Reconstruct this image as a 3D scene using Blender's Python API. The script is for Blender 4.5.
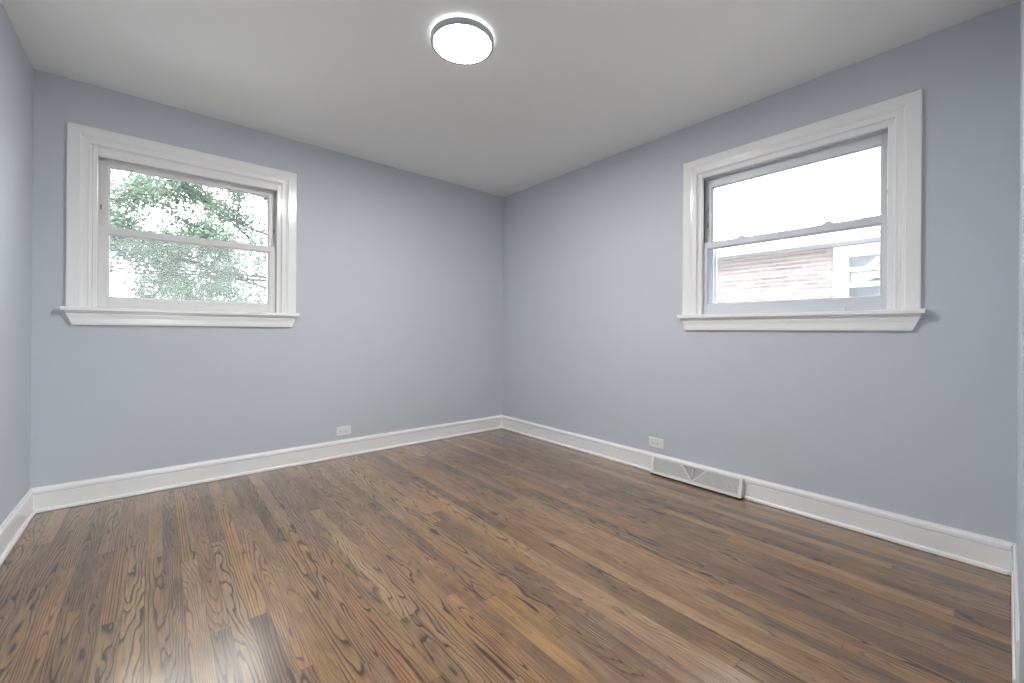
import bpy, bmesh, math, random
from mathutils import Vector, Matrix
for o in list(bpy.data.objects):
    bpy.data.objects.remove(o)
S = bpy.context.scene
COL = S.collection
PI = math.pi

# ------------------------------------------------------------------ camera
cam_data = bpy.data.cameras.new('camera')
cam = bpy.data.objects.new('camera', cam_data)
COL.objects.link(cam)
S.camera = cam
F_PX, HORIZON, YAW, ROLL = 419.07, 331.66, 0.70079, 0.00793
CAM = Vector((-2.7828, -3.4560, 1.0192))
cam_data.sensor_fit = 'HORIZONTAL'
cam_data.sensor_width = 36.0
cam_data.lens = 36.0 * F_PX / 1024.0
cam_data.shift_y = (HORIZON - 341.5) / 1024.0
cam_data.clip_start = 0.01
cam_data.clip_end = 300
fw = Vector((math.sin(YAW), math.cos(YAW), 0))
rt0 = Vector((math.cos(YAW), -math.sin(YAW), 0))
up0 = Vector((0, 0, 1))
rt = rt0 * math.cos(ROLL) + up0 * math.sin(ROLL)
up = up0 * math.cos(ROLL) - rt0 * math.sin(ROLL)
cam.matrix_world = Matrix(((rt.x, up.x, -fw.x, CAM.x), (rt.y, up.y, -fw.y, CAM.y),
                           (rt.z, up.z, -fw.z, CAM.z), (0, 0, 0, 1)))

# ------------------------------------------------------------------ sky, sun, exposure
S.view_settings.view_transform = 'Standard'
S.view_settings.look = 'None'
S.view_settings.exposure = 1.08
S.view_settings.gamma = 1.0
S.view_settings.use_curve_mapping = False
S.cycles.use_denoising = True
S.cycles.max_bounces = 12
S.cycles.diffuse_bounces = 8
S.cycles.glossy_bounces = 4
S.cycles.transparent_max_bounces = 16
S.cycles.sample_clamp_indirect = 8.0
SKY = 5.0
world = bpy.data.worlds.new('overcast_sky')
S.world = world
world.use_nodes = True
bg = world.node_tree.nodes['Background']
bg.inputs[0].default_value = (0.95, 0.98, 1.0, 1)
bg.inputs[1].default_value = SKY
sun_data = bpy.data.lights.new('sun', 'SUN')
sun_data.energy = 1.3
sun_data.angle = math.radians(2.5)
sun_data.color = (1.0, 0.96, 0.9)
sun = bpy.data.objects.new('sun', sun_data)
COL.objects.link(sun)
sun.location = (-8, -4, 14)
sun.rotation_euler = Vector((0.88, 0.03, -0.42)).to_track_quat('-Z', 'Y').to_euler()
LAMP_DOWN, LAMP_BACK = 108.0, 4.6


# ------------------------------------------------------------------ materials
def new_mat(name):
    m = bpy.data.materials.new(name)
    m.use_nodes = True
    nt = m.node_tree
    return m, nt, nt.nodes['Principled BSDF']


def N(nt, t, **kw):
    n = nt.nodes.new(t)
    for k, v in kw.items():
        setattr(n, k, v)
    return n


def math_node(nt, op, a, b=None, c=None):
    n = nt.nodes.new('ShaderNodeMath')
    n.operation = op
    for i, v in enumerate((a, b, c)):
        if v is None:
            continue
        if isinstance(v, (int, float)):
            n.inputs[i].default_value = v
        else:
            nt.links.new(v, n.inputs[i])
    return n.outputs[0]


def simple(name, col, rough=0.5, metal=0.0, noise=0.0, nscale=20, spec=0.5, bump=0.0, bscale=200):
    m, nt, b = new_mat(name)
    b.inputs['Base Color'].default_value = (*col, 1)
    b.inputs['Roughness'].default_value = rough
    b.inputs['Metallic'].default_value = metal
    b.inputs['Specular IOR Level'].default_value = spec
    tc = N(nt, 'ShaderNodeTexCoord')
    if noise:
        nz = N(nt, 'ShaderNodeTexNoise')
        nz.inputs['Scale'].default_value = nscale
        nz.inputs['Detail'].default_value = 4
        nt.links.new(tc.outputs['Object'], nz.inputs['Vector'])
        rp = N(nt, 'ShaderNodeMapRange')
        rp.inputs['To Min'].default_value = 1 - noise
        rp.inputs['To Max'].default_value = 1 + noise
        nt.links.new(nz.outputs['Fac'], rp.inputs['Value'])
        mx = N(nt, 'ShaderNodeVectorMath', operation='SCALE')
        mx.inputs[0].default_value = col
        nt.links.new(rp.outputs[0], mx.inputs['Scale'])
        nt.links.new(mx.outputs[0], b.inputs['Base Color'])
    if bump:
        nz = N(nt, 'ShaderNodeTexNoise')
        nz.inputs['Scale'].default_value = bscale
        nz.inputs['Detail'].default_value = 3
        nt.links.new(tc.outputs['Object'], nz.inputs['Vector'])
        bp = N(nt, 'ShaderNodeBump')
        bp.inputs['Strength'].default_value = bump
        bp.inputs['Distance'].default_value = 0.002
        nt.links.new(nz.outputs['Fac'], bp.inputs['Height'])
        nt.links.new(bp.outputs[0], b.inputs['Normal'])
    return m


M_WALL = simple('blue_grey_wall_paint', (0.58, 0.622, 0.676), 0.6, noise=0.012, nscale=3, spec=0.3, bump=0.08, bscale=300)
M_CEIL = simple('flat_white_ceiling_paint', (0.87, 0.885, 0.885), 0.9, noise=0.01, nscale=3, spec=0.2, bump=0.08, bscale=250)
M_TRIM = simple('semi_gloss_white_trim_paint', (0.90, 0.905, 0.91), 0.18, noise=0.01, nscale=8, spec=0.5)
M_VINYL = simple('white_vinyl_sash', (0.78, 0.78, 0.79), 0.35, noise=0.01, nscale=8)
M_VINYL_SHADED = simple('shaded_white_vinyl_sash', (0.69, 0.72, 0.77), 0.35, noise=0.01, nscale=8)  # same white vinyl with the bluish backlit shading put into its colour
M_GASKET = simple('grey_jamb_track', (0.22, 0.22, 0.23), 0.6, noise=0.05)
M_PLATE = simple('white_plastic', (0.84, 0.84, 0.83), 0.3, noise=0.01)
M_SLOT = simple('dark_slot', (0.05, 0.05, 0.05), 0.6, noise=0.05)
M_SCREW = simple('painted_screw', (0.6, 0.6, 0.6), 0.4, 0.3, noise=0.02)
M_REG = simple('white_enamelled_steel', (0.83, 0.83, 0.82), 0.35, noise=0.01)
M_REGDARK = simple('duct_steel', (0.50, 0.50, 0.49), 0.6, noise=0.05)
M_GAP_SHADOW = simple('painted_gap_shadow_brown', (0.05, 0.03, 0.02), 0.7, noise=0.1)  # brown of the shadow painted under the register
M_SILVER = simple('brushed_nickel', (0.50, 0.53, 0.56), 0.35, 0.7, noise=0.02)
M_BARK = simple('grey_brown_bark', (0.07, 0.065, 0.06), 0.9, noise=0.25, nscale=12, bump=0.4, bscale=30)
M_CABLE = simple('black_cable_sheath', (0.03, 0.03, 0.032), 0.7, noise=0.05)
M_POLE = simple('weathered_timber_pole', (0.2, 0.16, 0.13), 0.9, noise=0.2, nscale=6)
M_GROUND = simple('pale_bounce_ground', (0.42, 0.41, 0.39), 0.95, noise=0.1, nscale=2)  # unseen ground, kept pale to bounce daylight up to the ceiling
M_FASCIA = simple('white_aluminium_fascia', (0.8, 0.8, 0.8), 0.5, noise=0.01)
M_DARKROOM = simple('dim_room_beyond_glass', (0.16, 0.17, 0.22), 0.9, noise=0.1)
M_CURTAIN_REFL = simple('white_curtain_and_reflection', (0.6, 0.6, 0.65), 0.9, noise=0.05)  # also colours the reflection drawn in the neighbour window


def leaf_mat(name, col):
    m, nt, b = new_mat(name)
    nz = N(nt, 'ShaderNodeTexNoise')
    nz.inputs['Scale'].default_value = 1.3
    tc = N(nt, 'ShaderNodeTexCoord')
    nt.links.new(tc.outputs['Object'], nz.inputs['Vector'])
    cr = N(nt, 'ShaderNodeValToRGB')
    cr.color_ramp.elements[0].position = 0.3
    cr.color_ramp.elements[1].position = 0.7
    cr.color_ramp.elements[0].color = (col[0] * .75, col[1] * .75, col[2] * .8, 1)
    cr.color_ramp.elements[1].color = (col[0] * 1.25, col[1] * 1.2, col[2] * 1.1, 1)
    nt.links.new(nz.outputs['Fac'], cr.inputs[0])
    nt.links.new(cr.outputs[0], b.inputs['Base Color'])
    b.inputs['Roughness'].default_value = 0.6
    tr = N(nt, 'ShaderNodeBsdfTranslucent')
    nt.links.new(cr.outputs[0], tr.inputs['Color'])
    mix = N(nt, 'ShaderNodeMixShader')
    mix.inputs[0].default_value = 0.4
    out = nt.nodes['Material Output']
    nt.links.new(b.outputs[0], mix.inputs[1])
    nt.links.new(tr.outputs[0], mix.inputs[2])
    nt.links.new(mix.outputs[0], out.inputs['Surface'])
    return m


M_LEAF = leaf_mat('mid_green_leaves', (0.115, 0.165, 0.13))
M_LEAF2 = leaf_mat('pale_green_leaves', (0.145, 0.20, 0.16))


def emit(name, col, strength):
    m, nt, b = new_mat(name)
    b.inputs['Base Color'].default_value = (0.8, 0.8, 0.8, 1)
    b.inputs['Emission Color'].default_value = (*col, 1)
    b.inputs['Emission Strength'].default_value = strength
    return m


M_DIFFUSER = emit('lit_opal_diffuser', (1.0, 0.985, 0.96), LAMP_DOWN)
M_BACKLIGHT = emit('lit_halo_strip', (0.97, 1.0, 0.985), LAMP_BACK)


def glass_mat():
    m = bpy.data.materials.new('clear_window_glass')
    m.use_nodes = True
    nt = m.node_tree
    nt.nodes.remove(nt.nodes['Principled BSDF'])
    out = nt.nodes['Material Output']
    tr = N(nt, 'ShaderNodeBsdfTransparent')
    tr.inputs[0].default_value = (0.97, 0.985, 0.98, 1)
    gl = N(nt, 'ShaderNodeBsdfGlossy')
    gl.inputs['Roughness'].default_value = 0.02
    fr = N(nt, 'ShaderNodeFresnel')
    fr.inputs['IOR'].default_value = 1.45
    mx = N(nt, 'ShaderNodeMixShader')
    nt.links.new(fr.outputs[0], mx.inputs[0])
    nt.links.new(tr.outputs[0], mx.inputs[1])
    nt.links.new(gl.outputs[0], mx.inputs[2])
    nt.links.new(mx.outputs[0], out.inputs['Surface'])
    return m


M_GLASS = glass_mat()


def screen_mat():
    m = bpy.data.materials.new('fibreglass_insect_mesh')
    m.use_nodes = True
    nt = m.node_tree
    nt.nodes.remove(nt.nodes['Principled BSDF'])
    out = nt.nodes['Material Output']
    tr = N(nt, 'ShaderNodeBsdfTransparent')
    df = N(nt, 'ShaderNodeBsdfTranslucent')
    df.inputs[0].default_value = (0.30, 0.31, 0.32, 1)
    d2 = N(nt, 'ShaderNodeBsdfDiffuse')
    d2.inputs[0].default_value = (0.30, 0.31, 0.32, 1)
    ad = N(nt, 'ShaderNodeMixShader')
    mx = N(nt, 'ShaderNodeMixShader')
    mx.inputs[0].default_value = 0.25
    nt.links.new(df.outputs[0], ad.inputs[1])
    nt.links.new(d2.outputs[0], ad.inputs[2])
    nt.links.new(tr.outputs[0], mx.inputs[1])
    nt.links.new(ad.outputs[0], mx.inputs[2])
    nt.links.new(mx.outputs[0], out.inputs['Surface'])
    return m


M_SCREEN = screen_mat()


def floor_mat():
    """Stained red-oak strip floor: boards run along Y, growth rings cut out of leaning logs."""
    m, nt, b = new_mat('dark_stained_oak_strip')
    L = nt.links.new
    W, PL = 0.0575, 1.15
    geo = N(nt, 'ShaderNodeNewGeometry')
    sep = N(nt, 'ShaderNodeSeparateXYZ')
    L(geo.outputs['Position'], sep.inputs[0])
    x, y = sep.outputs[0], sep.outputs[1]
    mm = lambda op, a, bb=None, c=None: math_node(nt, op, a, bb, c)

    def white(v1, v2=None):
        n = N(nt, 'ShaderNodeTexWhiteNoise')
        n.noise_dimensions = '2D'
        c = N(nt, 'ShaderNodeCombineXYZ')
        L(v1, c.inputs[0])
        if v2 is not None:
            L(v2, c.inputs[1])
        L(c.outputs[0], n.inputs['Vector'])
        return n
    u = mm('DIVIDE', x, W)
    col = mm('FLOOR', u)
    fu = mm('FRACT', u)
    w1 = white(col)
    off = mm('MULTIPLY', w1.outputs['Value'], 7.3)
    v = mm('ADD', mm('DIVIDE', y, PL), off)
    row = mm('FLOOR', v)
    fv = mm('FRACT', v)
    w2 = white(col, row)
    sc = N(nt, 'ShaderNodeSeparateColor')
    L(w2.outputs['Color'], sc.inputs[0])
    r1, r2, r3 = sc.outputs[0], sc.outputs[1], sc.outputs[2]
    w3 = white(mm('ADD', col, 37.7), mm('MULTIPLY', row, 1.7))
    sc3 = N(nt, 'ShaderNodeSeparateColor')
    L(w3.outputs['Color'], sc3.inputs[0])
    r4, r5, r6 = sc3.outputs[0], sc3.outputs[1], sc3.outputs[2]
    # board-local coordinates, shifted per board
    lx = mm('MULTIPLY', mm('SUBTRACT', fu, 0.5), W)
    ly = mm('MULTIPLY', mm('SUBTRACT', fv, 0.5), PL)
    seed = mm('MULTIPLY', r1, 60.0)
    # wobble of the log along its length
    def noise(vec, scale, detail=2, rough=0.5):
        n = N(nt, 'ShaderNodeTexNoise')
        n.inputs['Scale'].default_value = scale
        n.inputs['Detail'].default_value = detail
        n.inputs['Roughness'].default_value = rough
        L(vec, n.inputs['Vector'])
        return n.outputs['Fac']

    def comb(a, bb, c):
        n = N(nt, 'ShaderNodeCombineXYZ')
        for i, q in enumerate((a, bb, c)):
            if isinstance(q, (int, float)):
                n.inputs[i].default_value = q
            else:
                L(q, n.inputs[i])
        return n.outputs[0]
    p1 = comb(mm('MULTIPLY', lx, 10.0), mm('MULTIPLY', ly, 1.7), seed)
    p2 = comb(mm('MULTIPLY', lx, 34.0), mm('MULTIPLY', ly, 6.0), mm('ADD', seed, 9.1))
    n1 = mm('SUBTRACT', noise(p1, 1.6, 2), 0.5)
    n2 = mm('SUBTRACT', noise(p2, 1.6, 2), 0.5)
    wx = mm('ADD', mm('MULTIPLY', n1, 0.030), mm('MULTIPLY', n2, 0.0028))
    wz = mm('ADD', mm('MULTIPLY', n1, 0.036), mm('MULTIPLY', n2, 0.0035))
    x0 = mm('MULTIPLY', mm('SUBTRACT', r2, 0.5), 0.075)
    tilt = mm('MULTIPLY', mm('SUBTRACT', r3, 0.5), 0.11)
    z0 = mm('ADD', mm('MULTIPLY', r4, 0.055), 0.004)
    X = mm('ADD', mm('SUBTRACT', lx, x0), wx)
    Z = mm('ADD', mm('ADD', z0, mm('MULTIPLY', ly, tilt)), wz)
    R = mm('SQRT', mm('ADD', mm('MULTIPLY', X, X), mm('MULTIPLY', Z, Z)))
    ring = mm('FRACT', mm('MULTIPLY', R, mm('SUBTRACT', 195.0, mm('MULTIPLY', r5, 85.0))))
    # early wood: dark porous band that starts sharply and fades
    rr = N(nt, 'ShaderNodeValToRGB')
    cr = rr.color_ramp
    cr.elements[0].position = 0.0
    cr.elements[0].color = (0.5, 0.5, 0.5, 1)
    cr.elements[1].position = 0.06
    cr.elements[1].color = (0.0, 0.0, 0.0, 1)
    for pos, val in ((0.14, 0.12), (0.25, 0.66), (0.45, 0.92), (0.95, 1.0), (1.0, 0.75)):
        e = cr.elements.new(pos)
        e.color = (val, val, val, 1)
    L(ring, rr.inputs[0])
    # open pores: fine short streaks along the board
    p3 = comb(mm('MULTIPLY', x, 560.0), mm('MULTIPLY', y, 20.0), seed)
    pores = noise(p3, 1.0, 2)
    p4 = comb(mm('MULTIPLY', x, 160.0), mm('MULTIPLY', y, 7.0), seed)
    streak = noise(p4, 1.0, 3)
    p5 = comb(mm('MULTIPLY', x, 14.0), mm('MULTIPLY', y, 4.0), seed)
    blotch = noise(p5, 1.0, 3)
    sel = N(nt, 'ShaderNodeValToRGB')            # how strongly the rings show on this board
    sel.color_ramp.elements[0].position = 0.0
    sel.color_ramp.elements[0].color = (0.22, 0.22, 0.22, 1)
    sel.color_ramp.elements[1].position = 0.85
    sel.color_ramp.elements[1].color = (1, 1, 1, 1)
    L(r5, sel.inputs[0])
    ringv = mm('SUBTRACT', 1.0, mm('MULTIPLY', mm('SUBTRACT', 1.0, rr.outputs[0]), sel.outputs[0]))
    t = mm('ADD', mm('MULTIPLY', ringv, 0.56), mm('MULTIPLY', mm('SUBTRACT', pores, 0.5), 0.36))
    t = mm('ADD', t, mm('MULTIPLY', mm('SUBTRACT', streak, 0.5), 0.55))
    t = mm('ADD', t, mm('MULTIPLY', mm('SUBTRACT', blotch, 0.5), 0.50))
    t = mm('ADD', t, mm('MULTIPLY', mm('SUBTRACT', r6, 0.5), 0.30))
    t = mm('ADD', t, -0.04)
    ramp = N(nt, 'ShaderNodeValToRGB')
    c2 = ramp.color_ramp
    c2.elements[0].position = 0.05
    c2.elements[0].color = (0.042, 0.025, 0.017, 1)
    c2.elements[1].position = 1.0
    c2.elements[1].color = (0.55, 0.34, 0.17, 1)
    e = c2.elements.new(0.40)
    e.color = (0.20, 0.115, 0.062, 1)
    e = c2.elements.new(0.72)
    e.color = (0.38, 0.225, 0.11, 1)
    L(t, ramp.inputs[0])
    # per-board hue: redder or greyer
    hs = N(nt, 'ShaderNodeHueSaturation')
    L(ramp.outputs[0], hs.inputs['Color'])
    L(mm('ADD', 0.496, mm('MULTIPLY', r4, 0.012)), hs.inputs['Hue'])
    L(mm('ADD', 0.96, mm('MULTIPLY', r2, 0.20)), hs.inputs['Saturation'])
    # joints between boards
    eu = mm('MINIMUM', fu, mm('SUBTRACT', 1.0, fu))
    ev = mm('MULTIPLY', mm('MINIMUM', fv, mm('SUBTRACT', 1.0, fv)), PL / W)
    ed = mm('MINIMUM', eu, ev)
    gap = N(nt, 'ShaderNodeMapRange')
    gap.inputs['From Min'].default_value = 0.006
    gap.inputs['From Max'].default_value = 0.024
    gap.inputs['To Min'].default_value = 0.6
    gap.inputs['To Max'].default_value = 1.0
    L(ed, gap.inputs['Value'])
    sm = N(nt, 'ShaderNodeVectorMath', operation='SCALE')
    L(hs.outputs[0], sm.inputs[0])
    L(gap.outputs[0], sm.inputs['Scale'])
    L(sm.outputs[0], b.inputs['Base Color'])
    b.inputs['Roughness'].default_value = 0.34
    b.inputs['Specular IOR Level'].default_value = 0.5
    b.inputs['Coat Weight'].default_value = 1.0
    b.inputs['Coat Roughness'].default_value = 0.18
    hgt = mm('ADD', mm('MULTIPLY', gap.outputs[0], 0.5), mm('MULTIPLY', t, 0.12))
    bp = N(nt, 'ShaderNodeBump')
    bp.inputs['Strength'].default_value = 0.25
    bp.inputs['Distance'].default_value = 0.001
    L(hgt, bp.inputs['Height'])
    L(bp.outputs[0], b.inputs['Normal'])
    return m


M_FLOOR = floor_mat()


def brick_mat():
    m, nt, b = new_mat('pinkish_common_brick')
    L = nt.links.new
    geo = N(nt, 'ShaderNodeNewGeometry')
    sep = N(nt, 'ShaderNodeSeparateXYZ')
    L(geo.outputs['Position'], sep.inputs[0])
    cb = N(nt, 'ShaderNodeCombineXYZ')
    L(sep.outputs[1], cb.inputs[0])
    L(sep.outputs[2], cb.inputs[1])
    br = N(nt, 'ShaderNodeTexBrick')
    L(cb.outputs[0], br.inputs['Vector'])
    br.inputs['Color1'].default_value = (0.15, 0.105, 0.10, 1)
    br.inputs['Color2'].default_value = (0.25, 0.19, 0.19, 1)
    br.inputs['Mortar'].default_value = (0.42, 0.39, 0.40, 1)
    br.inputs['Scale'].default_value = 1.0
    br.inputs['Mortar Size'].default_value = 0.005
    br.inputs['Brick Width'].default_value = 0.21
    br.inputs['Row Height'].default_value = 0.068
    L(br.outputs['Color'], b.inputs['Base Color'])
    b.inputs['Roughness'].default_value = 0.9
    return m


M_BRICK = brick_mat()
M_OURBRICK = M_BRICK


# ------------------------------------------------------------------ mesh helpers
class MB:
    def __init__(self):
        self.v, self.f, self.smooth = [], [], []

    def add(self, vs, fs, smooth=False):
        o = len(self.v)
        self.v += [tuple(p) for p in vs]
        for f in fs:
            self.f.append(tuple(i + o for i in f))
            self.smooth.append(smooth)

    def box(self, x0, x1, y0, y1, z0, z1):
        vs = [(x, y, z) for z in (z0, z1) for y in (y0, y1) for x in (x0, x1)]
        self.add(vs, [(0, 2, 3, 1), (4, 5, 7, 6), (0, 1, 5, 4), (2, 6, 7, 3), (0, 4, 6, 2), (1, 3, 7, 5)])
        return self

    def rings(self, rings, closed_ends=True, smooth=False):
        """loft a list of equal-length closed loops"""
        n = len(rings[0])
        vs = [p for r in rings for p in r]
        fs = []
        for k in range(len(rings) - 1):
            for i in range(n):
                j = (i + 1) % n
                fs.append((k * n + i, k * n + j, (k + 1) * n + j, (k + 1) * n + i))
        self.add(vs, fs, smooth)
        if closed_ends:
            self.add(rings[0], [tuple(reversed(range(n)))])
            self.add(rings[-1], [tuple(range(n))])
        return self

    def lathe(self, prof, n=64, cx=0, cy=0, smooth=True, caps=True):
        """prof: list of (radius, z)"""
        rs = [[(cx + r * math.cos(2 * PI * i / n), cy + r * math.sin(2 * PI * i / n), z) for i in range(n)] for r, z in prof]
        return self.rings(rs, caps, smooth)

    def tube(self, pts, rad, n=8, smooth=True):
        pts = [Vector(p) for p in pts]
        rs = []
        for i, p in enumerate(pts):
            d = (pts[min(i + 1, len(pts) - 1)] - pts[max(i - 1, 0)]).normalized()
            a = d.orthogonal().normalized() if i == 0 else (pa - d * pa.dot(d)).normalized()
            pa = a
            bb = d.cross(a)
            r = rad[i] if isinstance(rad, (list, tuple)) else rad
            rs.append([tuple(p + (a * math.cos(2 * PI * k / n) + bb * math.sin(2 * PI * k / n)) * r) for k in range(n)])
        return self.rings(rs, True, smooth)

    def build(self, name, mat, parent=None, bevel=0.0, fix=True, weld=True):
        me = bpy.data.meshes.new(name)
        me.from_pydata(self.v, [], self.f)
        for p, s in zip(me.polygons, self.smooth):
            p.use_smooth = s
        me.materials.append(mat)
        if fix:
            bm = bmesh.new()
            bm.from_mesh(me)
            if weld:
                bmesh.ops.remove_doubles(bm, verts=bm.verts, dist=1e-6)
            bmesh.ops.recalc_face_normals(bm, faces=bm.faces)
            bm.to_mesh(me)
            bm.free()
        o = bpy.data.objects.new(name, me)
        COL.objects.link(o)
        if parent is not None:
            o.parent = parent
        if bevel:
            md = o.modifiers.new('bevel', 'BEVEL')
            md.width = bevel
            md.segments = 2
            md.limit_method = 'ANGLE'
            md.angle_limit = math.radians(35)
        return o


def tag(o, label, cat, kind=None, group=None):
    o['label'] = label
    o['category'] = cat
    if kind:
        o['kind'] = kind
    if group:
        o['group'] = group
    return o


def empty(name, loc=(0, 0, 0), rz=0.0):
    o = bpy.data.objects.new(name, None)
    COL.objects.link(o)
    o.location = loc
    o.rotation_euler = (0, 0, rz)
    o.empty_display_size = 0.1
    return o


# ------------------------------------------------------------------ room shell
LX, LY, H, T = 3.315, 3.481, 2.44, 0.16        # room is x -LX..0, y -LY..0
CL_Y = -5.00                                   # far wall of the space the photo was taken from
WC = -2.592                                    # window centre along either wall
HW, WZ0, WZ1 = 0.497, 1.118, 2.092             # half width and height of the opening


def wall_with_hole(name, along):
    mb = MB()
    a0 = -LX - T if along == 'x' else CL_Y - T
    cuts = [(a0, WC - HW, 0, H), (WC - HW, WC + HW, 0, WZ0), (WC - HW, WC + HW, WZ1, H), (WC + HW, 0 if along == 'y' else T, 0, H)]
    for s0, s1, z0, z1 in cuts:
        if along == 'x':
            mb.box(s0, s1, 0, T, z0, z1)
        else:
            mb.box(0, T, s0, s1, z0, z1)
    return mb.build(name, M_WALL, weld=False)


tag(wall_with_hole('wall_back', 'x'), 'pale blue grey wall holding the window that looks onto trees', 'wall', 'structure')
tag(wall_with_hole('wall_right', 'y'), 'pale blue grey wall with the window facing a brick house', 'wall', 'structure')
tag(MB().box(-LX - T, -LX, CL_Y - T, 0, 0, H).build('wall_left', M_WALL), 'blue grey side wall at the left edge of the photo', 'wall', 'structure')
OP0, OP1 = -2.30, -0.875                       # closet opening in the near wall
D0, D1 = -3.20, -2.41                          # doorway the photo was taken from
DH = 2.06
mb = MB()
mb.box(OP1, 0, -LY - 0.12, -LY, 0, H)
mb.box(D1, OP0, -LY - 0.12, -LY, 0, H)
mb.box(-LX, D0, -LY - 0.12, -LY, 0, H)
mb.box(OP0, OP1, -LY - 0.12, -LY, DH, H)
mb.box(D0, D1, -LY - 0.12, -LY, DH, H)
tag(mb.build('wall_front', M_WALL, weld=False), 'sliver of wall at the right edge of the photo', 'wall', 'structure')
mb = MB()                                      # unseen closet doors added as white bounce, two flush leaves
mid = (OP0 + OP1) / 2
mb.box(OP0, mid + 0.02, -LY - 0.060, -LY - 0.028, 0.008, DH)
mb.box(mid - 0.02, OP1, -LY - 0.100, -LY - 0.068, 0.008, DH)
tag(mb.build('added_bounce_doors', M_TRIM, bevel=0.002, weld=False), 'unseen white closet doors added beside the camera to bounce light', 'door', 'structure')
B0, B1, BZ0, BZ1 = -3.15, -1.80, 0.30, 1.38      # opening of the unseen window added for fill daylight
mb = MB()
mb.box(-LX, B0, CL_Y - T, CL_Y, 0, H)
mb.box(B1, 0, CL_Y - T, CL_Y, 0, H)
mb.box(B0, B1, CL_Y - T, CL_Y, 0, BZ0)
mb.box(B0, B1, CL_Y - T, CL_Y, BZ1, H)
tag(mb.build('wall_rear', M_WALL, weld=False), 'wall of the space behind the camera', 'wall', 'structure')
tag(MB().box(-LX - T, T, CL_Y - T, T, H, H + 0.2).build('ceiling', M_CEIL), 'flat white ceiling over the empty room', 'ceiling', 'structure')
tag(MB().box(-LX - T, T, CL_Y - T, T, -0.2, 0).build('floor', M_FLOOR), 'dark stained oak strip floor with cathedral grain', 'floor', 'structure')

# baseboard: stepped cap profile + shoe moulding; profile in (h = out of wall, z)
BB = [(0, 0.0), (0.013, 0.0), (0.013, 0.098), (0.0115, 0.1005), (0.0115, 0.103), (0.0165, 0.107), (0.0165, 0.118),
      (0.0155, 0.124), (0.0120, 0.130), (0.0075, 0.134), (0.0065, 0.139), (0, 0.139)]
SHOE = [(0.013, 0.0025), (0.0245, 0.0025), (0.0245, 0.010), (0.0230, 0.0155), (0.0195, 0.0195), (0.0150, 0.0210), (0.013, 0.0210)]


def skirting(name, prof, a, b, nrm, m0, m1, mat, parent=None):
    """run a profile from a to b along a wall whose inward normal is nrm; m0/m1: mitre sign at the ends"""
    a, b, nrm = Vector(a), Vector(b), Vector(nrm)
    d = (b - a).normalized()
    r0 = [tuple(a + nrm * h + d * (h * m0) + Vector((0, 0, z))) for h, z in prof]
    r1 = [tuple(b + nrm * h - d * (h * m1) + Vector((0, 0, z))) for h, z in prof]
    mb = MB()
    mb.rings([r0, r1])
    return mb.build(name, mat, parent)


RG0, RG1 = -1.783, -2.413                      # wall register on the right wall
o = skirting('baseboard_back', BB, (-LX, 0, 0), (0, 0, 0), (0, -1, 0), 1, 1, M_TRIM)
skirting('shoe_moulding', SHOE, (-LX, 0, 0), (0, 0, 0), (0, -1, 0), 1, 1, M_TRIM, o)
tag(o, 'white baseboard under the window with the trees', 'baseboard', 'structure')
o = skirting('baseboard_right', BB, (0, 0, 0), (0, -LY, 0), (-1, 0, 0), 1, 1, M_TRIM)
skirting('shoe_moulding', SHOE, (0, 0, 0), (0, RG0, 0), (-1, 0, 0), 1, 0, M_TRIM, o)
skirting('shoe_moulding', SHOE, (0, RG1, 0), (0, -LY, 0), (-1, 0, 0), 0, 1, M_TRIM, o)
tag(o, 'white baseboard broken by the floor register', 'baseboard', 'structure')
o = skirting('baseboard_left', BB, (-LX, -LY, 0), (-LX, 0, 0), (1, 0, 0), 1, 1, M_TRIM)
skirting('shoe_moulding', SHOE, (-LX, -LY, 0), (-LX, 0, 0), (1, 0, 0), 1, 1, M_TRIM, o)
tag(o, 'glossy white baseboard at the left edge of the photo', 'baseboard', 'structure')
THIN = lambda prof: [(h * 0.55, z) for h, z in prof]
o = skirting('baseboard_front', THIN(BB), (0, -LY, 0), (OP1, -LY, 0), (0, 1, 0), 1, 0, M_TRIM)
skirting('shoe_moulding', THIN(SHOE), (0, -LY, 0), (OP1, -LY, 0), (0, 1, 0), 1, 0, M_TRIM, o)
tag(o, 'short white baseboard at the lower right edge of the photo', 'baseboard', 'structure')


# ------------------------------------------------------------------ double-hung windows
# local frame: X along the wall, Y outward, Z up, origin on the wall face under the window centre
CAS = [(0.000, 0.0), (0.000, 0.0095), (0.003, 0.0125), (0.009, 0.0125), (0.012, 0.0112), (0.030, 0.0120), (0.033, 0.0145),
       (0.040, 0.0155), (0.043, 0.0185), (0.0935, 0.0185), (0.097, 0.015), (0.097, 0.0)]
APR = [(0.0, 1.1195), (0.030, 1.1195), (0.030, 1.110), (0.0265, 1.108), (0.0260, 1.096), (0.0240, 1.092), (0.0225, 1.084),
       (0.0205, 1.080), (0.0195, 1.050), (0.0180, 1.046), (0.0175, 1.040), (0.0, 1.040)]


def frame_ring(mb, x0, x1, z0, z1, bl, br, bb, bt, y0, y1):
    """four mitre-free rails of a sash, butt-jointed"""
    mb.box(x0, x0 + bl, y0, y1, z0, z1)
    mb.box(x1 - br, x1, y0, y1, z0, z1)
    mb.box(x0 + bl, x1 - br, y0, y1, z0, z0 + bb)
    mb.box(x0 + bl, x1 - br, y0, y1, z1 - bt, z1)
    return mb


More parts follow.
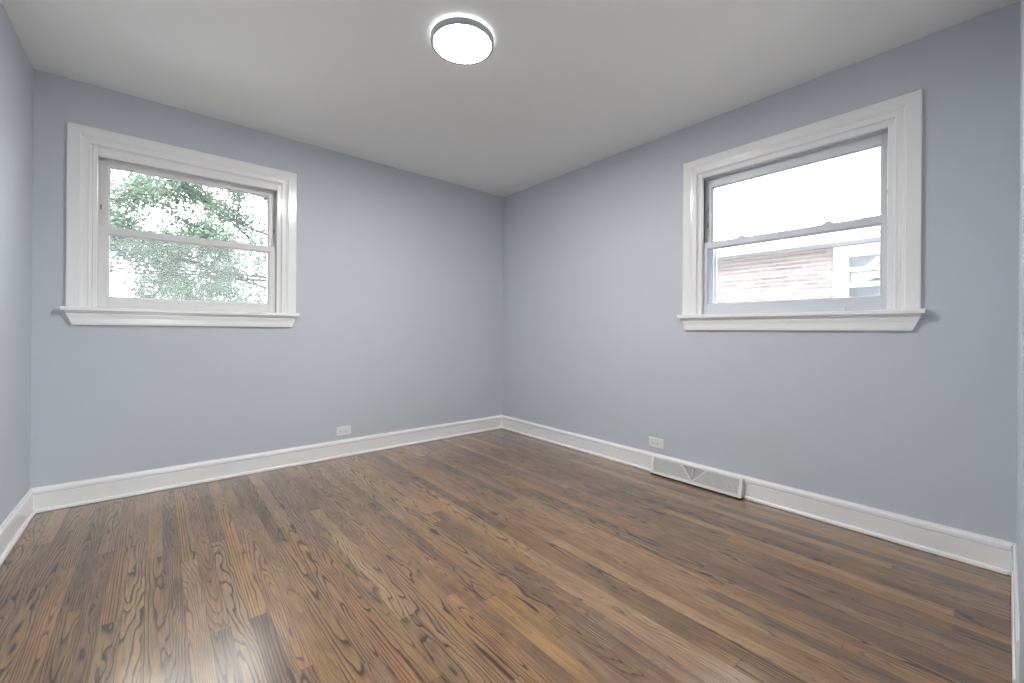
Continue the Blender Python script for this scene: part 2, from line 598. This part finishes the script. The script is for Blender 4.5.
def glaze_bead(mb, x0, x1, z0, z1, w, y0, y1):
    """thin sloped bead round a pane opening"""
    rs = []
    for (dx, yy) in ((0, y0), (w, y1), (w, y1 + 0.004), (0, y1 + 0.004)):
        rs.append([(x0 + dx, yy, z0 + dx), (x1 - dx, yy, z0 + dx), (x1 - dx, yy, z1 - dx), (x0 + dx, yy, z1 - dx)])
    rs.append(rs[0])
    return mb.rings(rs, False)


def make_window(name, loc, rz, M_VINYL, head, ust, lst, lrail):
    w = empty(name, loc, rz)
    # casing, mitred at the two top corners
    mb = MB()
    path = lambda u: [(-HW - u, 1.143), (-HW - u, WZ1 + u), (HW + u, WZ1 + u), (HW + u, 1.143)]
    rings = [[(path(u)[k][0], -h, path(u)[k][1]) for u, h in CAS] for k in range(4)]
    mb.rings(rings)
    mb.build('casing', M_TRIM, w)
    # jamb lining of the opening
    mb = MB()
    jx = 0.4905
    mb.box(-HW, -jx, 0, T, 1.121, WZ1)
    mb.box(jx, HW, 0, T, 1.121, WZ1)
    mb.box(-jx, jx, 0, T, WZ1 - 0.0065, WZ1)
    mb.build('jamb', M_TRIM, w, weld=False)
    # inner stop
    mb = MB()
    mb.box(-jx, -0.468, 0.003, 0.031, 1.143, WZ1 - 0.0065)
    mb.box(0.468, jx, 0.003, 0.031, 1.143, WZ1 - 0.0065)
    mb.box(-0.468, 0.468, 0.003, 0.031, WZ1 - head, WZ1 - 0.0065)
    mb.build('stop_moulding', M_TRIM, w, bevel=0.003, weld=False)
    # stool (inside sill) with horns and rounded nose
    nose = [(-0.050, 1.1245), (-0.050, 1.1375), (-0.0480, 1.1410), (-0.044, 1.143), (0.0, 1.143), (0.0, 1.1195), (-0.045, 1.1195), (-0.0485, 1.1205)]
    mb = MB()
    mb.rings([[(sx, yy, zz) for yy, zz in nose] for sx in (-0.612, 0.612)])
    mb.box(-HW, HW, 0.0, 0.034, 1.1195, 1.143)
    mb.build('stool', M_TRIM, w, weld=False)
    # apron with mitred returns
    mb = MB()
    rs = []
    for s in (-1, 1):
        rs.append([(s * (0.5670 + (z - 1.040) * 0.40), -h, z) for h, z in APR])
    mb.rings(rs)
    mb.build('apron', M_TRIM, w)
    # sash tracks
    mb = MB()
    for s in (-1, 1):
        a, c = sorted((s * jx, s * 0.4865))
        mb.box(a, c, 0.031, 0.110, 1.143, WZ1 - 0.0065)
    mb.build('sash_track', M_GASKET, w, weld=False)
    # exterior sill and blind stop
    mb = MB()
    rs = [[(sx, 0.034, 1.119), (sx, 0.034, 1.141), (sx, 0.230, 1.110), (sx, 0.230, 1.085)] for sx in (-0.49, 0.49)]
    mb.rings(rs)
    mb.build('outer_sill', M_TRIM, w, weld=False)
    mb = MB()
    mb.box(-jx, -0.440, 0.112, 0.122, 1.135, WZ1 - 0.0065)
    mb.box(0.440, jx, 0.112, 0.122, 1.135, WZ1 - 0.0065)
    mb.box(-0.440, 0.440, 0.112, 0.122, WZ1 - 0.036, WZ1 - 0.0065)
    mb.build('blind_stop', M_VINYL, w, weld=False)
    # upper sash (outer track)
    mb = MB()
    frame_ring(mb, -0.4825, 0.4825, 1.588, 2.060, ust, ust, 0.040, 0.056, 0.071, 0.101)
    glaze_bead(mb, -0.4825 + ust, 0.4825 - ust, 1.628, 2.004, 0.008, 0.074, 0.082)
    mb.box(-0.4840, 0.4840, 0.064, 0.107, 2.0605, 2.0780)            # head track above it
    us = mb.build('upper_sash', M_VINYL, w, bevel=0.002, weld=False)
    MB().box(-0.4830 + ust, 0.4830 - ust, 0.086, 0.090, 1.627, 2.005).build('pane', M_GLASS, us)
    # lower sash (inner track)
    mb = MB()
    frame_ring(mb, -0.4825, 0.4825, 1.1445, 1.628, lst, lst, lrail, 0.040, 0.033, 0.063)
    glaze_bead(mb, -0.4825 + lst, 0.4825 - lst, 1.1445 + lrail, 1.588, 0.008, 0.037, 0.046)
    mb.box(-0.30, 0.30, 0.0270, 0.033, 1.1445, 1.166)                # finger lift
    mb.box(-0.4825, -0.36, 0.033, 0.060, 1.628, 1.6315)
    mb.box(0.36, 0.4825, 0.033, 0.060, 1.628, 1.6315)
    ls = mb.build('lower_sash', M_VINYL, w, bevel=0.002, weld=False)
    MB().box(-0.4830 + lst, 0.4830 - lst, 0.050, 0.054, 1.144 + lrail, 1.589).build('pane', M_GLASS, ls)
    for sx in (-0.235, 0.215):
        mb = MB()
        mb.box(sx - 0.026, sx + 0.026, 0.036, 0.060, 1.6281, 1.6335)
        mb.box(sx - 0.014, sx + 0.014, 0.040, 0.057, 1.6335, 1.6420)
        mb.box(sx - 0.004, sx + 0.024, 0.034, 0.040, 1.6345, 1.6400)
        mb.build('sash_lock', M_VINYL, ls, bevel=0.0015, weld=False)
    for sx in (-0.4595, 0.4595):                                       # tilt latches on the upper sash stiles
        MB().box(sx - 0.003, sx + 0.003, 0.0685, 0.071, 1.735, 1.765).build('latch', M_GASKET, us)
    # half insect screen outside the lower sash
    mb = MB()
    frame_ring(mb, -0.4395, 0.4395, 1.145, 1.610, 0.016, 0.016, 0.018, 0.016, 0.124, 0.134)
    sc = mb.build('insect_screen', M_VINYL, w, weld=False)
    mb = MB()
    mb.add([(-0.4235, 0.129, 1.163), (0.4235, 0.129, 1.163), (0.4235, 0.129, 1.594), (-0.4235, 0.129, 1.594)], [(0, 1, 2, 3)])
    mb.build('mesh', M_SCREEN, sc)
    return w


w1 = make_window('window_1', (WC, 0, 0), 0, M_VINYL, 0.053, 0.055, 0.0555, 0.060)
tag(w1, 'white double hung window looking onto green trees', 'window', 'structure')
w2 = make_window('window_2', (0, WC, 0), -PI / 2, M_VINYL_SHADED, 0.030, 0.046, 0.038, 0.0665)
tag(w2, 'white double hung window looking onto a brick house', 'window', 'structure')


# unseen picture window, added behind the camera to light the lower left
w3 = empty('added_fill_window', ((B0 + B1) / 2, CL_Y, 0))
tag(w3, 'unseen wide window added behind the camera to light the lower left of the room', 'window', 'structure')
hw = (B1 - B0) / 2
frame_ring(MB(), -hw - 0.08, hw + 0.08, BZ0 - 0.08, BZ1 + 0.08, 0.08, 0.08, 0.08, 0.08, 0.0, 0.018).build('casing', M_TRIM, w3, bevel=0.002, weld=False)
sash = frame_ring(MB(), -hw, hw, BZ0, BZ1, 0.05, 0.05, 0.05, 0.05, -0.10, -0.06)
sash.box(-0.025, 0.025, -0.10, -0.06, BZ0 + 0.05, BZ1 - 0.05)
sash = sash.build('sash', M_VINYL, w3, weld=False)
MB().box(-hw + 0.045, hw - 0.045, -0.082, -0.078, BZ0 + 0.045, BZ1 - 0.045).build('pane', M_GLASS, sash)

# ------------------------------------------------------------------ ceiling light
lamp = empty('ceiling_light', (-1.669, -1.748, H))
tag(lamp, 'round flush ceiling light with silver rim and glowing halo', 'ceiling light')
MB().lathe([(0.0005, 0), (0.118, 0), (0.118, -0.013), (0.0005, -0.013)], 64).build('mounting_base', M_PLATE, lamp)
MB().lathe([(0.1185, -0.004), (0.126, -0.004), (0.126, -0.0125), (0.1185, -0.0125), (0.1185, -0.004)], 64, caps=False).build('halo_strip', M_BACKLIGHT, lamp)['label'] = 'glowing strip behind the rim'
MB().lathe([(0.0005, -0.0125), (0.147, -0.0125), (0.1510, -0.0150), (0.1510, -0.0390), (0.1495, -0.0405), (0.1385, -0.0405), (0.1375, -0.0395), (0.0005, -0.0380)], 96, smooth=False).build('rim', M_SILVER, lamp)['label'] = 'silver rim'
MB().lathe([(0.0005, -0.0385), (0.1372, -0.0385), (0.1370, -0.0398), (0.0005, -0.0402)], 96).build('diffuser', M_DIFFUSER, lamp)['label'] = 'lit white diffuser'


# ------------------------------------------------------------------ outlets (mounted sideways); local Y = into the room
def make_outlet(loc, rz, label):
    r = empty('wall_outlet', loc, rz)
    tag(r, label, 'outlet', group='duplex outlets above the baseboards')
    pw, ph = 0.059, 0.0365
    rs = []
    for g, d in ((0, 0), (0, 0.0025), (0.0035, 0.0055)):
        rs.append([(-pw + g, d, -ph + g), (pw - g, d, -ph + g), (pw - g, d, ph - g), (-pw + g, d, ph - g)])
    MB().rings(rs).build('cover_plate', M_PLATE, r)
    for sx in (-0.0195, 0.0195):
        n = 24
        loop = lambda k, y: [(sx + max(-0.0135, min(0.0135, k * 0.0172 * math.cos(2 * PI * i / n))), y, k * 0.0172 * math.sin(2 * PI * i / n)) for i in range(n)]
        f = MB().rings([loop(1, 0.0054), loop(1, 0.0070), loop(0.93, 0.0076)]).build('socket', M_PLATE, r)
        mb = MB()
        mb.box(sx - 0.0045, sx + 0.0035, 0.0074, 0.0079, 0.0048, 0.0068)
        mb.box(sx - 0.0045, sx + 0.0045, 0.0074, 0.0079, -0.0070, -0.0048)
        mb.box(sx + 0.0070, sx + 0.0110, 0.0074, 0.0079, -0.0020, 0.0020)
        mb.build('slots', M_SLOT, f, weld=False)['label'] = 'dark plug slots'
    mb = MB()
    k = 12
    mb.rings([[(0.0032 * math.cos(2 * PI * i / k), y, 0.0032 * math.sin(2 * PI * i / k)) for i in range(k)] for y in (0.0054, 0.0066)])
    mb.build('screw', M_SCREW, r)
    return r


make_outlet((-1.637, 0, 0.209), PI, 'white sideways outlet above the baseboard to the right of the tree window')
make_outlet((0, -1.801, 0.215), PI / 2, 'white sideways outlet just above the end of the floor register')

# ------------------------------------------------------------------ baseboard register; local X along wall, Y into the room
RW = 0.309
reg = empty('baseboard_register', (0, (RG0 + RG1) / 2, 0), PI / 2)
tag(reg, 'white slanted heating register with a V shaped centre, set against the baseboard', 'register')
ZT, ZB, YT, YB, YW = 0.128, 0.012, 0.031, 0.062, 0.0172


def face(s, t, d=0.0):
    """s along X, t 0 bottom..1 top on the sloping face, d outward"""
    nx = Vector((ZT - ZB, YT - YB)).normalized()       # (y,z) outward normal of the slope
    return (s, YB + (YT - YB) * t + nx.x * d, ZB + (ZT - ZB) * t + (-nx.y if nx.y < 0 else nx.y) * d)


def slab(mb, quad, d0, d1):
    mb.rings([[face(s, t, d0) for s, t in quad], [face(s, t, d1) for s, t in quad]])


mb = MB()
fr = 0.090
sx = 0.020
slab(mb, [(-RW, 0), (RW, 0), (RW, 0.15), (-RW, 0.15)], -0.003, 0.0015)
slab(mb, [(-RW, 0.90), (RW, 0.90), (RW, 1.0), (-RW, 1.0)], -0.003, 0.0015)
slab(mb, [(-RW, 0.15), (-RW + sx, 0.15), (-RW + sx, 0.90), (-RW, 0.90)], -0.003, 0.0015)
slab(mb, [(RW - sx, 0.15), (RW, 0.15), (RW, 0.90), (RW - sx, 0.90)], -0.003, 0.0015)
mb.build('frame', M_REG, reg, bevel=0.0012, weld=False)
mb = MB()
for s in (-1, 1):
    a, c = s * (RW - 0.0005), s * (RW - 0.0025)
    pr = [(YW, ZB), (YB - 0.003, ZB), (YT - 0.003, ZT - 0.001), (YW, ZT - 0.001)]
    mb.rings([[(a, y, z) for y, z in pr], [(c, y, z) for y, z in pr]])
mb.box(-RW + 0.0005, RW - 0.0005, YW, YT - 0.002, ZT - 0.0025, ZT - 0.0005)
mb.build('housing', M_REG, reg, weld=False)
mb = MB()
slab(mb, [(-RW + 0.01, 0.06), (RW - 0.01, 0.06), (RW - 0.01, 0.95), (-RW + 0.01, 0.95)], -0.013, -0.012)
mb.build('damper', M_REGDARK, reg, weld=False)['label'] = 'grey damper plate behind the grille'
VT, VB = 0.086, 0.0                                    # half width of the V at the top, at the bottom
mb = MB()
for s in (-1, 1):
    x0, x1 = s * 0.0, s * VT
    slab(mb, [(x0 - 0.006, 0.15), (x0 + 0.006, 0.15), (x1 + 0.006, 0.90), (x1 - 0.006, 0.90)], -0.003, 0.0025)
mb.build('divider', M_REG, reg, weld=False)
mb = MB()
n = 0
X = -RW + sx + 0.006
while X < RW - sx - 0.002:
    lo = 0.15
    ax = abs(X)
    if ax < VT:
        lo_v = 0.15 + 0.75 * ax / VT
    else:
        lo_v = 0.90
    wv = 0.0017
    if lo_v - 0.15 > 0.05:                              # outside the V
        slab(mb, [(X - wv, 0.15), (X + wv, 0.15), (X + wv, lo_v), (X - wv, lo_v)], -0.0045, -0.0015)
    X += 0.0072
for t in [0.15 + 0.75 * (k + 0.5) / 10 for k in range(10)]:
    half = VT * (t - 0.15) / 0.75
    for s in (-1, 1):
        a, c = sorted((s * half, s * (RW - sx)))
        slab(mb, [(a, t - 0.009), (c, t - 0.009), (c, t + 0.009), (a, t + 0.009)], -0.0065, -0.0045)
mb.build('grille', M_REG, reg, fix=True, weld=False)
mb = MB()
for k in range(1, 9):
    t = 0.15 + 0.75 * (k + 0.5) / 9
    half = VT * (t - 0.15) / 0.75 - 0.004
    if half > 0.003:
        slab(mb, [(-half, t - 0.012), (half, t - 0.012), (half, t + 0.012), (-half, t + 0.012)], -0.007, -0.0055)
mb.build('centre_grille', M_REG, reg, weld=False)
mb = MB()
slab(mb, [(-0.004, 0.52), (0.004, 0.52), (0.004, 0.80), (-0.004, 0.80)], -0.006, 0.004)
slab(mb, [(-0.006, 0.50), (0.006, 0.50), (0.006, 0.60), (-0.006, 0.60)], 0.002, 0.009)
mb.build('damper_lever', M_REG, reg, bevel=0.001, weld=False)
MB().box(-RW + 0.006, RW - 0.006, YW + 0.008, YB - 0.002, 0.0, ZB + 0.001).build('shadow_strip', M_GAP_SHADOW, reg)['label'] = 'dark strip painted as the shadow in the gap under the register'  # dark strip standing in for the shadow below the register

# ------------------------------------------------------------------ outdoors
GZ = -0.65
tag(MB().box(-40, 60, -40, 70, GZ - 0.3, GZ).build('ground', M_GROUND), 'unseen ground outside, made pale to bounce light into the room', 'ground', 'structure')

# neighbouring brick house facing the right-hand window
NX, EX, EZ = 5.0, 4.55, 2.335
house = empty('neighbour_house', (NX, -2, GZ))
tag(house, 'pinkish brick house seen through the right hand window', 'house')
HO = Vector((NX, -2, GZ))


def hb(mb, x0, x1, y0, y1, z0, z1):
    return mb.box(x0 - HO.x, x1 - HO.x, y0 - HO.y, y1 - HO.y, z0 - HO.z, z1 - HO.z)


NW0, NW1, NWB, NWT = -3.05, -1.75, 0.75, 2.325
mb = MB()
for y0, y1, z0, z1 in ((-9, NW0, GZ, EZ), (NW1, 6, GZ, EZ), (NW0, NW1, GZ, NWB), (NW0, NW1, NWT, EZ)):
    hb(mb, NX, NX + 0.25, y0, y1, z0, z1)
hb(mb, NX + 0.25, NX + 7, -9, -8.75, GZ, EZ)
hb(mb, NX + 0.25, NX + 7, 5.75, 6, GZ, EZ)
hb(mb, NX + 6.75, NX + 7, -8.75, 5.75, GZ, EZ)
mb.build('wall', M_BRICK, house, weld=False)
mb = MB()
y = -9.4
while y < 6.3:                                         # ribbed soffit panels
    hb(mb, EX + 0.02, NX + 0.25, y, y + 0.095, EZ, EZ + 0.012)
    hb(mb, EX + 0.02, NX + 0.25, y + 0.095, y + 0.10, EZ + 0.006, EZ + 0.012)
    y += 0.10
mb.build('soffit', simple('grey_white_soffit', (0.30, 0.30, 0.32), 0.6, noise=0.03), house, weld=False)
mb = MB()
hb(mb, EX, EX + 0.02, -9.4, 6.4, EZ - 0.01, EZ + 0.17)
hb(mb, EX - 0.10, EX, -9.4, 6.4, EZ + 0.06, EZ + 0.16)
mb.build('gutter', M_FASCIA, house, bevel=0.01, weld=False)
mb = MB()
rs = [[(EX - HO.x, yy - HO.y, EZ + 0.15 - GZ), (EX + 4 - HO.x, yy - HO.y, EZ + 0.36 - GZ), (EX + 8 - HO.x, yy - HO.y, EZ + 0.15 - GZ)] for yy in (-9.4, 6.4)]
mb.rings(rs)
mb.build('roof', simple('pale_grey_shingle', (0.3, 0.3, 0.31), 0.9, noise=0.2, nscale=30), house, weld=False)
mb = MB()
for (a, b, c, d, x0) in ((NW1 - 0.085, NW1, NWB, NWT, NX - 0.03), (NW0, NW0 + 0.085, NWB, NWT, NX - 0.03), (NW0 + .085, NW1 - .085, NWT - 0.075, NWT, NX - 0.03),
                         (NW0 - 0.03, NW1 + 0.03, NWB - 0.06, NWB, NX - 0.06),
                         (NW1 - 0.175, NW1 - 0.085, NWB, NWT - 0.075, NX + 0.01), (NW0 + 0.085, NW0 + 0.175, NWB, NWT - 0.075, NX + 0.01),
                         (NW0 + 0.175, NW1 - 0.175, NWT - 0.16, NWT - 0.075, NX + 0.01), (NW0 + 0.175, NW1 - 0.175, 1.945, 2.005, NX + 0.02),
                         (NW0 + 0.175, NW1 - 0.175, 1.715, 1.780, NX + 0.02), (NW0 + 0.175, NW1 - 0.175, NWB, NWB + 0.08, NX + 0.01)):
    hb(mb, x0, NX + 0.06, a, b, c, d)
nf = mb.build('window_frame', M_FASCIA, house, bevel=0.004, weld=False)
mb = MB()
hb(mb, NX + 0.035, NX + 0.04, NW0 + 0.17, NW1 - 0.17, NWB + 0.07, NWT - 0.15)
mb.build('pane', M_GLASS, nf)
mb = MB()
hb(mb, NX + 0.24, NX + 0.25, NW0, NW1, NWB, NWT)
mb.build('backing', M_DARKROOM, house)['label'] = 'panel coloured as the dim room, blue grey shade behind the glass'  # flat dark panel painted as the unlit room inside
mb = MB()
c0 = [(-2.10, 2.02), (-2.24, 2.165), (-2.36, 2.165), (-2.20, 2.02)]  # pale diagonal: a reflection on the pane, drawn as a solid shape
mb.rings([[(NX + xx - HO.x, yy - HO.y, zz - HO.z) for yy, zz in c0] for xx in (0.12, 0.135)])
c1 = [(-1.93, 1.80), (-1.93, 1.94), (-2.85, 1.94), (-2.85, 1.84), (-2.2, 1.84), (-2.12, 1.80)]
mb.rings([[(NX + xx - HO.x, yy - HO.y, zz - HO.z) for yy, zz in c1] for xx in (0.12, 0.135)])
mb.build('curtain_and_reflection', M_CURTAIN_REFL, house, weld=False)

# trees outside the left-hand window


def make_tree(x, y, h, spread, crown0, n_limb, leaves, leaf, seed, label, mat, group='trees outside the window', squash=0.8):
    rnd = random.Random(seed)
    t = empty('leafy_tree', (x, y, GZ))
    tag(t, label, 'tree', group=group)
    wood, tips = MB(), []
    pts = [Vector((0, 0, 0))]
    for k in range(1, 7):
        pts.append(Vector((rnd.uniform(-.12, .12) * k * .5, rnd.uniform(-.12, .12) * k * .5, h * 0.85 * k / 6)))
    r0 = 0.035 * h * 0.6
    wood.tube(pts, [r0 * (1.25 if k == 0 else 1 - 0.13 * k) for k in range(7)], 10)

    def at(f):
        f *= 6
        i = min(5, int(f))
        return pts[i].lerp(pts[i + 1], f - i)

    def branch(p, d, ln, r, depth):
        q = [p]
        dd = d.copy()
        for s in range(5):
            dd = (dd + Vector((rnd.uniform(-.25, .25), rnd.uniform(-.25, .25), rnd.uniform(-.16, .20)))).normalized()
            q.append(q[-1] + dd * ln / 5)
        wood.tube(q, [r * (1 - 0.15 * s) for s in range(6)], 6 if depth else 7)
        if depth == 0:
            tips.extend(q[1:])
            return
        for s in range(2, 6):
            for _ in range(2 if s > 2 else 1):
                nd = (dd + Vector((rnd.uniform(-1, 1), rnd.uniform(-1, 1), rnd.uniform(-.5, .7))) * 0.95).normalized()
                branch(q[s], nd, ln * rnd.uniform(.45, .65), r * 0.42, depth - 1)
        tips.extend(q[3:])
    for i in range(n_limb):
        f = crown0 + (0.98 - crown0) * i / max(1, n_limb - 1)
        a = i * 2.4 + rnd.uniform(-.3, .3)
        el = rnd.uniform(0.0, 0.55) + 0.5 * f
        d = Vector((math.cos(a) * math.cos(el), math.sin(a) * math.cos(el), math.sin(el) * squash))
        ln = spread * (1.05 - 0.55 * f) * rnd.uniform(.8, 1.15)
        branch(at(f), d, ln, r0 * 0.42 * (1.1 - .6 * f), 2)
    wood.build('trunk', M_BARK, t, fix=False)
    lv = MB()
    for _ in range(leaves):
        c = rnd.choice(tips) + Vector((rnd.gauss(0, .16), rnd.gauss(0, .16), rnd.gauss(0, .13)))
        a = Vector((rnd.gauss(0, 1), rnd.gauss(0, 1), rnd.gauss(-.3, .6))).normalized()
        bb = a.orthogonal().normalized()
        bb.rotate(Matrix.Rotation(rnd.uniform(0, 6.28), 3, a))
        nn = a.cross(bb)
        s = leaf * rnd.uniform(.7, 1.3)
        lv.add([c - a * s, c + bb * s * .48 + nn * s * .14, c + a * s, c - bb * s * .48 + nn * s * .14], [(0, 1, 2), (0, 2, 3)])
    lv.build('foliage', mat, t, fix=False)
    return t


make_tree(0.8, 12.0, 8.5, 4.3, 0.16, 17, 42000, 0.066, 5, 'tall spreading tree filling the right of the left hand window', M_LEAF)
make_tree(-5.6, 14.0, 8.0, 3.4, 0.16, 13, 26000, 0.066, 12, 'loose leafy tree at the left side of the left hand window', M_LEAF2)
make_tree(-2.2, 20.0, 6.0, 3.0, 0.10, 14, 15000, 0.08, 23, 'low pale tree farther off, behind the power lines', M_LEAF2)
make_tree(4.2, 19.0, 8.0, 3.2, 0.15, 12, 16000, 0.075, 31, 'pale tree standing behind the right of the spreading tree', M_LEAF2)

# overhead cables crossing the view of the trees
for i, (yy, zm, sl) in enumerate(((7.6, 2.31, -0.055), (7.6, 2.245, -0.03), (7.9, 2.20, -0.012), (7.9, 2.145, 0.006))):
    mb = MB()
    pts = []
    for k in range(41):
        xx = -14 + 24 * k / 40 - 2.5 + 2.0
        pts.append((xx, yy, zm + sl * (xx + 2.5) + 0.006 * (xx + 2.5) ** 2))
    mb.tube(pts, 0.015, 6)
    tag(mb.build('overhead_cable', M_CABLE), ['topmost thin cable crossing in front of the far trees', 'second thin cable from the top, crossing the trees',
        'third thin cable from the top, crossing the trees', 'lowest thin cable crossing in front of the far trees'][i], 'cable', group='overhead cables')
